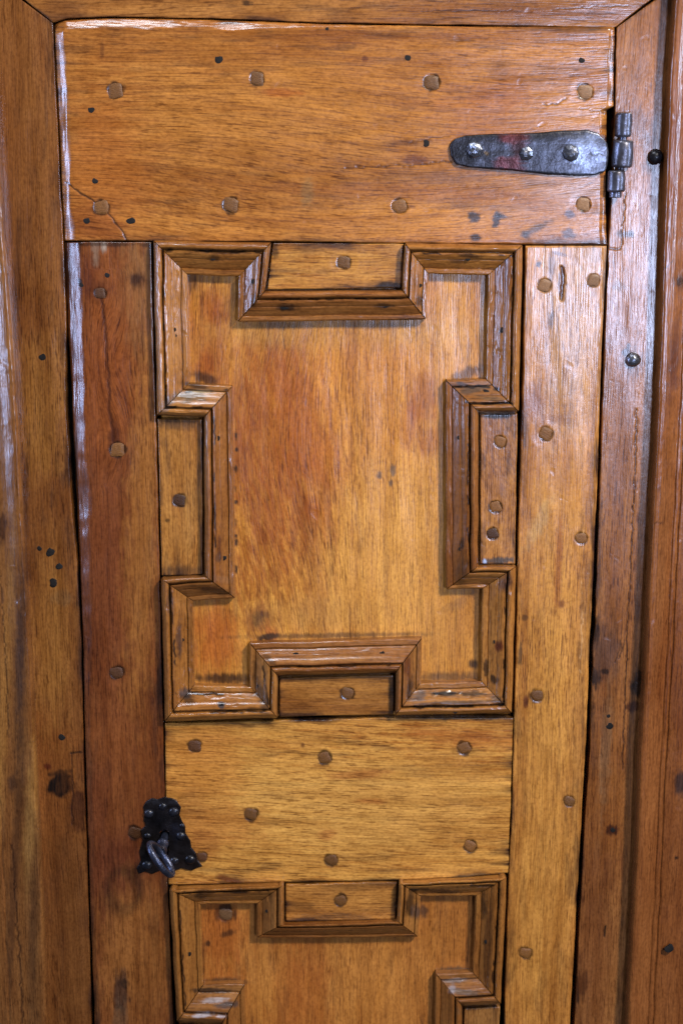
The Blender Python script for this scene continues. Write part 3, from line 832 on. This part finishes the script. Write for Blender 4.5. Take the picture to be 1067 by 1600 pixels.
# ---- panels
PH = -9.0
upper = board('panel', door, [(246, 385), (262, 1120)], [(812, 385), (797, 1115)], h=PH, grain='v', col=(184, 122, 48), seed=13, mat='varnished_oak_panel', depth=9, und=0.5,
              blobs=[(600, 820, 110, 240, 0, (198, 140, 66), 0.6, 0.6), (420, 720, 70, 190, -5, (140, 72, 24), 0.75, 0.6), (330, 520, 26, 70, 0, (150, 82, 30), 0.6, 0.6), (333, 480, 16, 26, 0, (134, 62, 20), 0.6, 0.6), (322, 570, 16, 20, 0, (134, 62, 20), 0.6, 0.6), (520, 520, 180, 24, 0, (172, 122, 58), 0.6, 0.6), (560, 620, 110, 110, 0, (186, 116, 40), 0.5, 0.6), (660, 620, 20, 40, 0, (130, 66, 28), 0.6, 0.6), (640, 660, 14, 40, 10, (140, 70, 28), 0.5, 0.6), (670, 690, 22, 18, 0, (146, 80, 36), 0.5, 0.6), (700, 520, 40, 60, 0, (186, 130, 64), 0.5, 0.6),
                     (340, 1000, 34, 50, 0, (166, 84, 28), 0.7, 0.6), (405, 968, 20, 24, 0, (120, 66, 28), 0.7, 0.5), (404, 966, 10, 12, 20, (60, 32, 18), 0.85, 0.45), (414, 960, 8, 5, 20, (66, 28, 16), 0.8, 0.4), (424, 990, 9, 14, 0, (150, 66, 26), 0.6, 0.6), (690, 1000, 50, 50, 0, (176, 118, 52), 0.5, 0.6), (711, 945, 22, 8, -30, (140, 96, 54), 0.5, 0.6), (485, 690, 40, 130, -8, (148, 76, 26), 0.6, 0.6), (500, 960, 90, 26, 0, (184, 130, 62), 0.5, 0.6),
                     (592, 742, 4, 6, 0, (96, 76, 64), 0.8, 0.4), (614, 735, 4, 8, 0, (104, 84, 70), 0.8, 0.4), (610, 755, 4, 6, 0, (96, 76, 64), 0.8, 0.4), (420, 995, 16, 5, -12, K, 0.9, 0.4), (440, 508, 40, 6, 0, (88, 60, 34), 0.6, 0.6), (590, 508, 60, 6, 0, (88, 60, 34), 0.6, 0.6), (322, 592, 22, 9, 15, (52, 28, 18), 0.85, 0.5), (730, 583, 26, 8, -20, (72, 46, 28), 0.8, 0.5), (350, 1060, 44, 8, 0, K, 0.85, 0.5), (700, 1058, 45, 8, 0, (60, 46, 36), 0.7, 0.6), (740, 1038, 8, 6, 0, K, 0.8, 0.5), (300, 440, 10, 14, 0, (70, 50, 40), 0.6, 0.6), (520, 993, 130, 4, -1, (66, 46, 30), 0.7, 0.6)]  # the two soft brown strips below the top step paint its shadow
                    + [(369 + (i % 3 - 1) * 0.7, 660 + i * 17 + (i * 37 % 11), 2.2, 3 + (i * 13) % 5, 0, K, 0.5 + 0.4 * ((i * 7) % 3 > 0), 0.35) for i in (1, 2, 4, 6, 7, 9, 10, 11, 13)],
              lines=[([(443, 512), (444, 545)], 1.0, (70, 44, 26), 0.6, 0.1)],
              figs=[dict(ang=66, ln=24, wd=4.2, lo=0.48, hi=0.62, a=0.8, mul=(0.60, 0.46, 0.32), mask=(430, 760, 90, 220)),
                    dict(ang=74, ln=26, wd=4.0, lo=0.50, hi=0.64, a=0.75, mul=(1.38, 1.5, 1.5), mask=(440, 780, 110, 210)),
                    dict(ang=84, ln=70, wd=5.0, lo=0.52, hi=0.7, a=0.75, mul=(0.68, 0.50, 0.36), mask=(540, 660, 160, 200)),
                    dict(ang=80, ln=40, wd=4.0, lo=0.55, hi=0.7, a=0.5, mul=(0.7, 0.6, 0.5), mask=(450, 560, 140, 60))],
              warp=lambda X, Y: 0.016 * np.exp(-((X - 430) / 90.0) ** 2) * np.sin((Y - 500) / 120.0) + 0.01 * np.exp(-(((X - 405) / 30.0) ** 2 + ((Y - 967) / 40.0) ** 2)))
lower = board('panel', door, [(270, 1392), (292, 1880)], [(788, 1378), (768, 1880)], h=PH, grain='v', col=(166, 104, 44), seed=17, mat='varnished_oak_panel', depth=9, und=0.5, flat=[(353, 1427, 13)],
              blobs=[(345, 1460, 34, 70, 0, (150, 78, 28), 0.7, 0.6), (353, 1426, 16, 15, 0, (54, 32, 20), 0.9, 0.3), (357, 1458, 12, 5, -20, (74, 42, 22), 0.8, 0.4), (326, 1474, 4, 4, 0, K, 0.8, 0.4), (560, 1530, 80, 70, 0, (182, 118, 52), 0.6, 0.6), (470, 1550, 40, 70, 0, (150, 78, 28), 0.5, 0.6), (700, 1460, 40, 70, 0, (158, 98, 42), 0.5, 0.6), (312, 1510, 8, 50, 0, K, 0.7, 0.6), (350, 1534, 34, 6, 0, (52, 40, 32), 0.8, 0.5), (715, 1517, 30, 6, 0, (70, 58, 46), 0.8, 0.5), (662, 1424, 6, 9, 0, KB, 0.7, 0.5)],
              figs=[dict(ang=86, ln=60, wd=4.6, lo=0.54, hi=0.7, a=0.55, mul=(0.7, 0.55, 0.4), mask=(450, 1540, 150, 120))])
round_thing('plug', PEG, 353, 1428, 10.5, PH - 0.5, 'grey_oak_peg', lower, 1)['label'] = 'grey plug in a round knot hole'
tacks(lower, [(698, 1447, 2.4)], PH, 'grey_oak_peg')

# ---- stepped moulding round the panels: (outer, inner) at each mitre, in order round the frame
UP = [((240, 376), (293, 429)), ((424, 379), (373, 432)), ((414, 455), (371, 503)), ((628, 453), (666, 499)), ((632, 380), (669, 428)),
      ((816, 383), (762, 430)), ((810, 643), (759, 592)), ((747, 643), (696, 594)), ((747, 885), (697, 921)), ((806, 885), (753, 920)),
      ((799, 1114), (751, 1064)), ((617, 1118), (657, 1067)), ((618, 1051), (659, 997)), ((434, 1056), (390, 1005)), ((434, 1122), (391, 1073)),
      ((258, 1127), (304, 1070)), ((252, 904), (302, 939)), ((320, 900), (368, 935)), ((319, 652), (363, 603)), ((246, 649), (296, 599))]
LO = [((265, 1390), (314, 1413)), ((444, 1382), (401, 1412)), ((444, 1444), (401, 1465)), ((620, 1439), (653, 1464)), ((623, 1379), (657, 1400)),
      ((791, 1371), (742, 1400)), ((782, 1569), (738, 1519)), ((722, 1572), (680, 1521)), ((716, 1800), (676, 1770))]
LO2 = [((265, 1390), (314, 1413)), ((277, 1597), (318, 1538)), ((346, 1601), (383, 1537)), ((351, 1800), (390, 1770))]
PROF = [(0, 3.0), (0.02, 5.8), (0.06, 8.0), (0.12, 9.2), (0.18, 9.0), (0.22, 7.8), (0.245, 5.4), (0.258, 3.9), (0.275, 3.9), (0.288, 6.6), (0.305, 7.3), (0.37, 7.0), (0.44, 6.1), (0.50, 5.0), (0.515, 4.3), (0.53, 4.4), (0.58, 3.9), (0.66, 2.8), (0.74, 1.7),
        (0.785, 0.9), (0.80, 0.1), (0.812, 0.1), (0.825, 1.4), (0.95, 1.2), (0.985, 0.6), (1.0, -1.4)]
MB = [  # dirt, wax and worn spots on particular pieces of moulding
    (300, 618, 26, 10, -8, (92, 78, 60), 0.8, 0.4), (316, 612, 16, 2.5, 0, (150, 132, 100), 0.5, 0.4), (262, 630, 8, 14, 30, (90, 84, 84), 0.7, 0.5), (306, 602, 20, 4, 10, K, 0.75, 0.5),
    (345, 393, 60, 3, 2, (42, 26, 18), 0.7, 0.5), (335, 403, 9, 5, 0, (36, 22, 16), 0.7, 0.5), (265, 391, 6, 3, 0, K, 0.8, 0.5), (448, 480, 16, 5, 0, (32, 22, 18), 0.85, 0.5), (600, 478, 14, 4, 0, (32, 24, 22), 0.8, 0.5), (397, 470, 5, 12, 10, K, 0.7, 0.5),
    (735, 400, 16, 4, 5, (34, 24, 22), 0.75, 0.5), (715, 408, 12, 3, 2, (40, 30, 30), 0.6, 0.5), (655, 470, 5, 10, 0, K, 0.7, 0.5), (640, 500, 24, 3, 0, K, 0.8, 0.5),
    (740, 608, 20, 6, -12, (56, 48, 42), 0.75, 0.4), (722, 600, 9, 3, 10, K, 0.75, 0.4), (776, 608, 5, 3, 0, K, 0.9, 0.4), (765, 622, 24, 4, 8, (84, 70, 54), 0.6, 0.5),
    (722, 850, 4, 9, 0, K, 0.75, 0.4), (722, 895, 10, 24, 5, (66, 44, 26), 0.6, 0.6), (790, 912, 8, 14, 10, (48, 34, 40), 0.7, 0.5), (780, 1010, 6, 8, 0, (70, 22, 18), 0.85, 0.4), (759, 1044, 4, 12, 0, K, 0.8, 0.4), (772, 1062, 6, 8, -20, K, 0.85, 0.4),
    (690, 1084, 22, 4, 0, K, 0.85, 0.4), (740, 1084, 16, 4, 0, K, 0.8, 0.4), (712, 1098, 60, 3, -2, (46, 40, 38), 0.7, 0.5), (655, 1088, 10, 8, -30, (70, 66, 66), 0.7, 0.5), (641, 1072, 5, 18, 10, K, 0.75, 0.5), (636, 1040, 5, 16, 0, (66, 26, 20), 0.6, 0.5), (776, 1094, 12, 6, 30, (40, 36, 36), 0.7, 0.5), (700, 1122, 60, 2.2, 0, K, 0.8, 0.5),
    (290, 1082, 8, 8, 0, (60, 58, 62), 0.8, 0.5), (294, 1092, 9, 9, -30, K, 0.7, 0.5), (346, 1103, 5, 6, 0, (52, 52, 56), 0.85, 0.35), (280, 1000, 5, 24, 0, (52, 40, 40), 0.7, 0.5), (410, 1090, 7, 26, -15, (56, 42, 30), 0.7, 0.5), (398, 1050, 4, 26, 0, (46, 28, 16), 0.6, 0.5), (265, 940, 5, 20, 0, (70, 50, 44), 0.6, 0.5), (330, 922, 26, 5, 8, (34, 20, 14), 0.7, 0.5), (345, 905, 20, 5, 10, (130, 90, 60), 0.4, 0.5), (342, 870, 4, 8, 0, KB, 0.6, 0.4), (343, 850, 3, 16, 0, (70, 36, 24), 0.7, 0.5),
    (515, 1030, 80, 5, -1, (150, 102, 54), 0.5, 0.6), (420, 1030, 14, 4, 40, (60, 40, 24), 0.7, 0.5),
    (318, 1395, 14, 6, 0, (44, 24, 14), 0.7, 0.5), (375, 1392, 14, 5, 0, (46, 26, 16), 0.7, 0.5), (312, 1400, 10, 5, 20, K, 0.7, 0.5), (640, 1410, 6, 22, 10, K, 0.8, 0.5), (650, 1425, 7, 10, 0, (50, 46, 50), 0.7, 0.5), (690, 1392, 26, 4, 0, K, 0.8, 0.5), (762, 1480, 6, 60, 2, (54, 28, 16), 0.6, 0.5), (755, 1415, 5, 22, 0, K, 0.7, 0.5), (640, 1464, 12, 3, 0, K, 0.8, 0.5),
    (335, 1563, 18, 4, -4, (160, 150, 148), 0.7, 0.4), (318, 1586, 16, 4, -4, (176, 168, 170), 0.75, 0.4), (345, 1588, 8, 3, 0, (170, 160, 164), 0.7, 0.4), (355, 1570, 16, 5, -4, (60, 54, 54), 0.8, 0.4), (330, 1548, 30, 4, 0, (48, 36, 28), 0.8, 0.4), (712, 1532, 20, 3.5, -4, (120, 112, 110), 0.7, 0.4), (725, 1550, 26, 4, 10, (84, 72, 62), 0.7, 0.4), (706, 1545, 5, 7, 0, (140, 134, 138), 0.6, 0.4), (735, 1580, 18, 8, 0, (100, 82, 62), 0.4, 0.4)]
ML = [([a, b], wd, K, 0.85, 0) for a, b, wd in (       # strings of old wax and dirt left on some pieces
    ((272, 1113), (418, 1111), 2.2), ((300, 1084), (400, 1084), 2.0), ((645, 1105), (786, 1102), 2.4), ((660, 1084), (750, 1082), 2.2), ((258, 637), (318, 635), 2.2), ((290, 612), (355, 610), 1.8),
    ((724, 629), (800, 630), 2.0), ((705, 606), (765, 604), 2.2), ((255, 395), (260, 630), 1.6), ((410, 1040), (420, 1100), 1.8), ((800, 400), (797, 620), 1.6), ((260, 392), (410, 394), 1.6), ((640, 395), (800, 400), 1.6),
    ((335, 650), (337, 890), 1.5), ((732, 650), (731, 880), 1.6), ((790, 910), (786, 1090), 1.8), ((268, 925), (276, 1090), 1.8), ((425, 468), (625, 466), 1.5), ((440, 1043), (610, 1040), 1.5), ((280, 1410), (290, 1570), 1.6), ((780, 1390), (768, 1550), 1.6), ((285, 1395), (420, 1392), 1.6), ((640, 1390), (770, 1383), 2.0))]
MN = [(272, 515, 3.6), (274, 524, 2.8), (340, 685, 4), (349, 872, 4.5), (785, 516, 4.5), (718, 684, 4), (720, 858, 4), (774, 1003, 3.5), (711, 1112, 3.5), (346, 1104, 4.5),
      (597, 1022, 4), (462, 1023, 4), (396, 440, 3.5), (445, 480, 5, 1.4, 0.8), (602, 478, 4, 1.3, 0.8), (655, 446, 3.8), (285, 1000, 3), (760, 612, 4, 1.3, 0.8), (731, 404, 4), (333, 403, 4), (295, 1491, 4), (760, 1472, 3.5), (418, 1424, 3), (405, 1072, 3), (430, 642, 0.1)]
COLS = [(138, 88, 39), (126, 77, 34), (146, 94, 42), (130, 83, 40), (140, 90, 42)]


def segments(ring_, closed, seed0):
    n = len(ring_)
    for i in range(n if closed else n - 1):
        (o0, q0), (o1, q1) = ring_[i], ring_[(i + 1) % n]
        vert = abs(o1[1] - o0[1]) > abs(o1[0] - o0[0])
        # keep a hair of joint open at the mitre
        L = math.hypot(o1[0] - o0[0], o1[1] - o0[1])
        e = 0.9 / L
        f = lambda a, b, t: (a[0] + (b[0] - a[0]) * t, a[1] + (b[1] - a[1]) * t)
        O = [f(o0, o1, e), f(o0, o1, 1 - e)]
        I = [f(q0, q1, e), f(q0, q1, 1 - e)]
        seg = sweep('moulding', door, O, I, PROF, COLS[(i * 3 + seed0) % 5], seed0 * 10 + i * 3, 'v' if vert else 'h', hs=1.45, step=1.8, bottom=-13, blobs=MB, lines=ML, dense=60)
        xs = [o0[0], o1[0], q0[0], q1[0]]; ys = [o0[1], o1[1], q0[1], q1[1]]
        for t in MN:
            if t[2] < 1:
                continue
            if vert:
                k = (t[1] - o0[1]) / (o1[1] - o0[1])
                if not 0.05 < k < 0.95:
                    continue
                a, b = f(o0, o1, k)[0], f(q0, q1, (t[1] - q0[1]) / (q1[1] - q0[1]))[0]
                u = (t[0] - a) / (b - a)
            else:
                k = (t[0] - o0[0]) / (o1[0] - o0[0])
                if not 0.05 < k < 0.95:
                    continue
                a, b = f(o0, o1, k)[1], f(q0, q1, (t[0] - q0[0]) / (q1[0] - q0[0]))[1]
                u = (t[1] - a) / (b - a)
            if 0.02 < u < 0.98:
                hh = np.interp(u, [p[0] for p in PROF], [p[1] for p in PROF])
                tacks(seg, [t], hh * 1.45 - 0.2, 'nail_iron')


segments(UP, True, 20)
segments(LO, False, 60)
segments(LO2, False, 80)

# ---- filling blocks in the steps of the moulding
BH = 1.0


def block(L, R, grain, col, seed, pg, **kw):
    b = board('block', door, L, R, h=BH, grain=grain, col=col, seed=seed, depth=8, rad=1.0, und=0.3, step=1.6, flat=[p[:3] for p in pg],
              blobs=[ring(p[0], p[1], p[2]) for p in pg] + kw.pop('blobs', []), **kw)
    pegs(b, pg, BH)
    return b


block([(427, 380), (418, 452)], [(630, 381), (626, 450)], 'h', (172, 118, 54), 101, [(537, 410, 11, 0, 'oak_peg')],
      blobs=[(604, 446, 18, 6, -10, K, 0.85, 0.4), (430, 392, 5, 14, 0, K, 0.7, 0.5)], figs=[dict(ang=4, ln=34, wd=3.4, lo=0.56, hi=0.7, a=0.6, mul=(0.62, 0.48, 0.34))])
block([(247, 655), (253, 899)], [(316, 655), (317, 897)], 'v', (160, 106, 48), 103, [(281, 782, 10.5, 2, 'dark_oak_peg')],
      blobs=[(280, 662, 34, 8, 0, (62, 48, 38), 0.6, 0.6), (290, 892, 34, 8, 0, (60, 44, 34), 0.6, 0.6), (262, 813, 3, 3, 0, K, 0.7, 0.4), (296, 800, 10, 70, 0, (166, 116, 58), 0.5, 0.6)])
block([(750, 647), (750, 881)], [(808, 646), (804, 881)], 'v', (158, 104, 50), 107, [(781, 690, 9.5, 1), (774, 792, 9.5, 2), (769, 834, 9.5, 0, 'dark_oak_peg')],
      blobs=[(778, 876, 28, 5, -3, (62, 60, 60), 0.85, 0.4), (757, 878, 3, 5, 0, (160, 180, 220), 0.9, 0.4), (778, 650, 22, 4, 0, K, 0.8, 0.4)],
      figs=[dict(ang=55, ln=10, wd=2.6, lo=0.46, hi=0.62, a=0.6, mul=(0.55, 0.48, 0.44), mask=(780, 690, 40, 70)), dict(ang=-55, ln=12, wd=3, lo=0.5, hi=0.66, a=0.45, mul=(0.6, 0.52, 0.45))])
block([(437, 1059), (437, 1120)], [(615, 1055), (615, 1116)], 'h', (154, 101, 45), 109, [(543, 1083, 10, 1)], blobs=[(612, 1090, 5, 24, 0, K, 0.7, 0.5)])
block([(446, 1382), (447, 1440)], [(620, 1378), (617, 1436)], 'h', (164, 108, 48), 113, [(532, 1407, 9.5, 1)], blobs=[(618, 1410, 4, 22, 0, K, 0.7, 0.5)])
block([(282, 1605), (294, 1860)], [(344, 1608), (349, 1860)], 'v', (140, 92, 44), 127, [])
block([(725, 1576), (718, 1860)], [(781, 1573), (770, 1860)], 'v', (146, 98, 50), 131, [])

# ---- strap hinge
hinge = bpy.data.objects.new('hinge', None)
scene.collection.objects.link(hinge)
hinge.parent = door
hc = P(825, 240, 0)
ORIG[hinge] = hc
hinge.location = hc - ORIG[door]
hinge['label'] = 'dark forged iron strap hinge with patches of red paint'
IRON = (60, 60, 67)
strap = board('strap', hinge, [(711, 217), (705, 222), (702, 230), (704, 244), (712, 257)], [(944, 218), (948, 224), (950, 238), (948, 258), (944, 268)],
              T=[(711, 217), (727, 212), (771, 209), (825, 208), (883, 204), (916, 203), (933, 208), (944, 218)],
              B=[(712, 257), (734, 262), (800, 267), (854, 273), (905, 275), (930, 274), (944, 268)],
              h=3.6, grain='h', col=IRON, seed=151, mat='forged_iron', step=1.2, depth=4.2, rad=1.6, und=0.55, ragged=0.6, var=0.15, dome=0.6,
              blobs=[(800, 217, 22, 9, 0, (88, 30, 22), 0.75, 0.4), (794, 256, 24, 11, 0, (82, 28, 22), 0.75, 0.4), (812, 236, 12, 16, 0, (62, 28, 24), 0.7, 0.5), (730, 240, 20, 18, 0, (40, 40, 42), 0.6, 0.5), (922, 240, 30, 30, 0, (124, 130, 146), 0.8, 0.6), (760, 240, 4, 3, 40, (120, 96, 60), 0.7, 0.4), (850, 230, 20, 20, 0, (46, 46, 50), 0.6, 0.6)],  # large pale bluish patch at the knuckle end is a painted highlight
              lines=[([(920, 241), (940, 242)], 1.0, (20, 20, 22), 0.8, 0.2)])
RIV = [disc_mesh('rivet', [(1.0, -0.2), (1.0, 0.12), (0.85, 0.3), (0.45, 0.5)], 7 + s % 2, s, 0.05, facets=5) for s in (31, 32, 33)]
for i, (x, y, r) in enumerate([(741, 234, 13.5), (822, 240, 11.5), (891, 239, 13.5)]):
    round_thing('rivet', RIV, x, y, r, 4.0, 'polished_iron', hinge, i, rot=0.4 * i)


def lathe(name, prof, n=20, seed=0, irr=0.0):
    """solid of revolution about z; prof = (radius, z) in metres"""
    rng = np.random.RandomState(seed)
    V, F = [], []
    for (r, z) in prof:
        for k in range(n):
            a = 2 * math.pi * k / n
            rr = r * (1 + irr * math.sin(2 * a + z * 300 + seed) + irr * 0.6 * rng.randn())
            V.append((rr * math.cos(a), rr * math.sin(a), z))
    m = len(prof)
    for i in range(m - 1):
        for k in range(n):
            k2 = (k + 1) % n
            F.append((i * n + k, i * n + k2, (i + 1) * n + k2, (i + 1) * n + k))
    F.append(tuple(range(n - 1, -1, -1)))
    F.append(tuple((m - 1) * n + k for k in range(n)))
    return raw_mesh(name, V, F, sharp=45)


def knuckle(x0, x1, y0, y1, seed, mat='forged_iron', nm='knuckle', irr=0.03, flat=1.0):
    hh = 1.0 * MM
    a, b = P((x0 + x1) / 2, y1, hh), P((x0 + x1) / 2, y0, hh)
    rad = 0.5 * np.linalg.norm(P(x1, y1, hh) - P(x0, y1, hh))
    ln = b[2] - a[2]
    pr = [(rad * 0.82, 0), (rad * 0.97, ln * 0.05), (rad, ln * 0.12), (rad * 0.97, ln * 0.35), (rad * 1.0, ln * 0.6), (rad * 0.98, ln * 0.88), (rad * 0.95, ln * 0.95), (rad * 0.8, ln)]
    me = lathe(nm, pr, 20, seed, irr)
    set_attr(me, 'tint', 'FLOAT_COLOR', np.tile(lin((92, 92, 102)), (len(me.vertices), 1)))
    o = link_mesh(nm, me, mat, hinge, a)
    o.rotation_euler = (0, 0.03 * (seed % 3 - 1), 0)
    return o


knuckle(960, 986, 176, 214, 61)
knuckle(954, 987, 219, 262, 62, irr=0.05)
knuckle(948, 976, 266, 300, 63)
knuckle(951, 970, 299, 309, 64, nm='pin')
knuckle(964, 975, 210, 268, 65, nm='pin', irr=0.0)

# ---- lock plate
plate = board('lock_plate', door, [(229, 1252), (225, 1261), (227, 1272), (225, 1282), (228, 1290), (221, 1297), (223, 1312), (218, 1330), (220, 1345), (214, 1357), (218, 1366)],
              [(276, 1252), (283, 1262), (280, 1274), (284, 1282), (290, 1291), (290, 1302), (298, 1314), (299, 1324), (306, 1333), (308, 1344), (316, 1354)],
              T=[(229, 1252), (238, 1247), (247, 1249), (256, 1246), (268, 1248), (276, 1252)], B=[(218, 1366), (228, 1363), (238, 1366), (252, 1359), (268, 1362), (284, 1356), (300, 1361), (316, 1354)],
              h=1.8, grain='v', col=(38, 33, 33), seed=171, mat='forged_iron', step=0.9, depth=2.4, rad=0.9, und=0.5, ragged=1.3, var=0.25, holes=KEYHOLE,
              blobs=[(295, 1350, 22, 10, 0, (52, 40, 34), 0.7, 0.5), (240, 1358, 26, 7, 0, (46, 38, 36), 0.6, 0.5), (255, 1253, 24, 4, 0, (64, 62, 66), 0.6, 0.5), (275, 1300, 8, 16, 0, (40, 40, 50), 0.6, 0.5), (248, 1280, 16, 14, 0, (16, 16, 20), 0.6, 0.5)])
plate['label'] = 'black iron lock plate with rivets and a keyhole'
RV = [disc_mesh('rivet', [(1.0, -0.2), (1.0, 0.1), (0.88, 0.34), (0.6, 0.52), (0.3, 0.6)], 14, s, 0.05) for s in (41, 42)]
for i, (x, y, r) in enumerate([(255, 1260, 5.5), (233, 1271, 6.5), (272, 1268, 6.8), (283, 1306, 6.2), (231, 1306, 4.5), (230, 1352, 6.8), (273, 1345, 6), (297.5, 1343, 7), (285, 1290, 3.5)]):
    round_thing('rivet', RV, x, y, r * 1.12, 1.8, 'black_iron', plate, i)

a, b = P(238, 1285, -0.004), P(282, 1350, -0.004)
V = [(x, y, z) for y in (0.004, 0.017) for x in (a[0], b[0]) for z in (b[2], a[2])]
F = [(0, 2, 3, 1), (4, 5, 7, 6), (0, 1, 5, 4), (2, 6, 7, 3), (1, 3, 7, 5), (0, 4, 6, 2)]
link_mesh('lock_case', raw_mesh('lock_case', V, F, smooth=False), 'black_iron', door)  # unseen black box, added so the keyhole stays dark inside

# ------------------------------------------------------------------ the key standing in the lock
kp = P(258, 1306, 0)
key = thing('key', 'worn grey iron key with an oval ring bow standing in the lock plate', 'key', kp)
ORIG[key] = kp
# shank and collar: solid of revolution along -y (out of the door)
me = lathe('shank', [(0.0036, -0.016), (0.0038, 0.010), (0.0040, 0.014), (0.0056, 0.0155), (0.0060, 0.018), (0.0056, 0.0205), (0.0044, 0.022), (0.0046, 0.026), (0.0058, 0.030), (0.0062, 0.034), (0.0050, 0.038)], 20, 3)
o = link_mesh('shank', me, 'key_iron', key, kp)
o.rotation_euler = (math.pi / 2, 0, 0)


def tube(name, pts, rad, n=12, closed=True, flat=1.0):
    pts = [Vector(p) for p in pts]
    m = len(pts)
    V, F = [], []
    c = sum(pts, Vector()) / m
    nz = (pts[0] - c).cross(pts[m // 4] - c).normalized()
    for i, p in enumerate(pts):
        tg = (pts[(i + 1) % m] - pts[i - 1]).normalized()
        b = nz.cross(tg).normalized()
        r = rad[i]
        for k in range(n):
            a = 2 * math.pi * k / n
            q = p + b * (math.cos(a) * r) + nz * (math.sin(a) * r * flat)
            V.append(tuple(q))
    for i in range(m):
        i2 = (i + 1) % m
        for k in range(n):
            k2 = (k + 1) % n
            F.append((i * n + k, i * n + k2, i2 * n + k2, i2 * n + k))
    return raw_mesh(name, V, F)


# the bow's plane holds the shank axis (-y) and a direction e lying in the door plane
e = Vector((0.56, 0, -0.83)).normalized()
nrm = Vector((0, -1, 0))
nb = 48
pts, rads = [], []
for k in range(nb):
    a = 2 * math.pi * k / nb
    ca, sa = math.cos(a), math.sin(a)
    pts.append(e * (0.0195 * sa + 0.0025) + nrm * (0.048 + 0.0120 * ca))
    rads.append(0.0025 + 0.0006 * abs(ca))
link_mesh('bow', tube('bow', pts, rads, 12, True, 1.15), 'key_iron', key, kp)
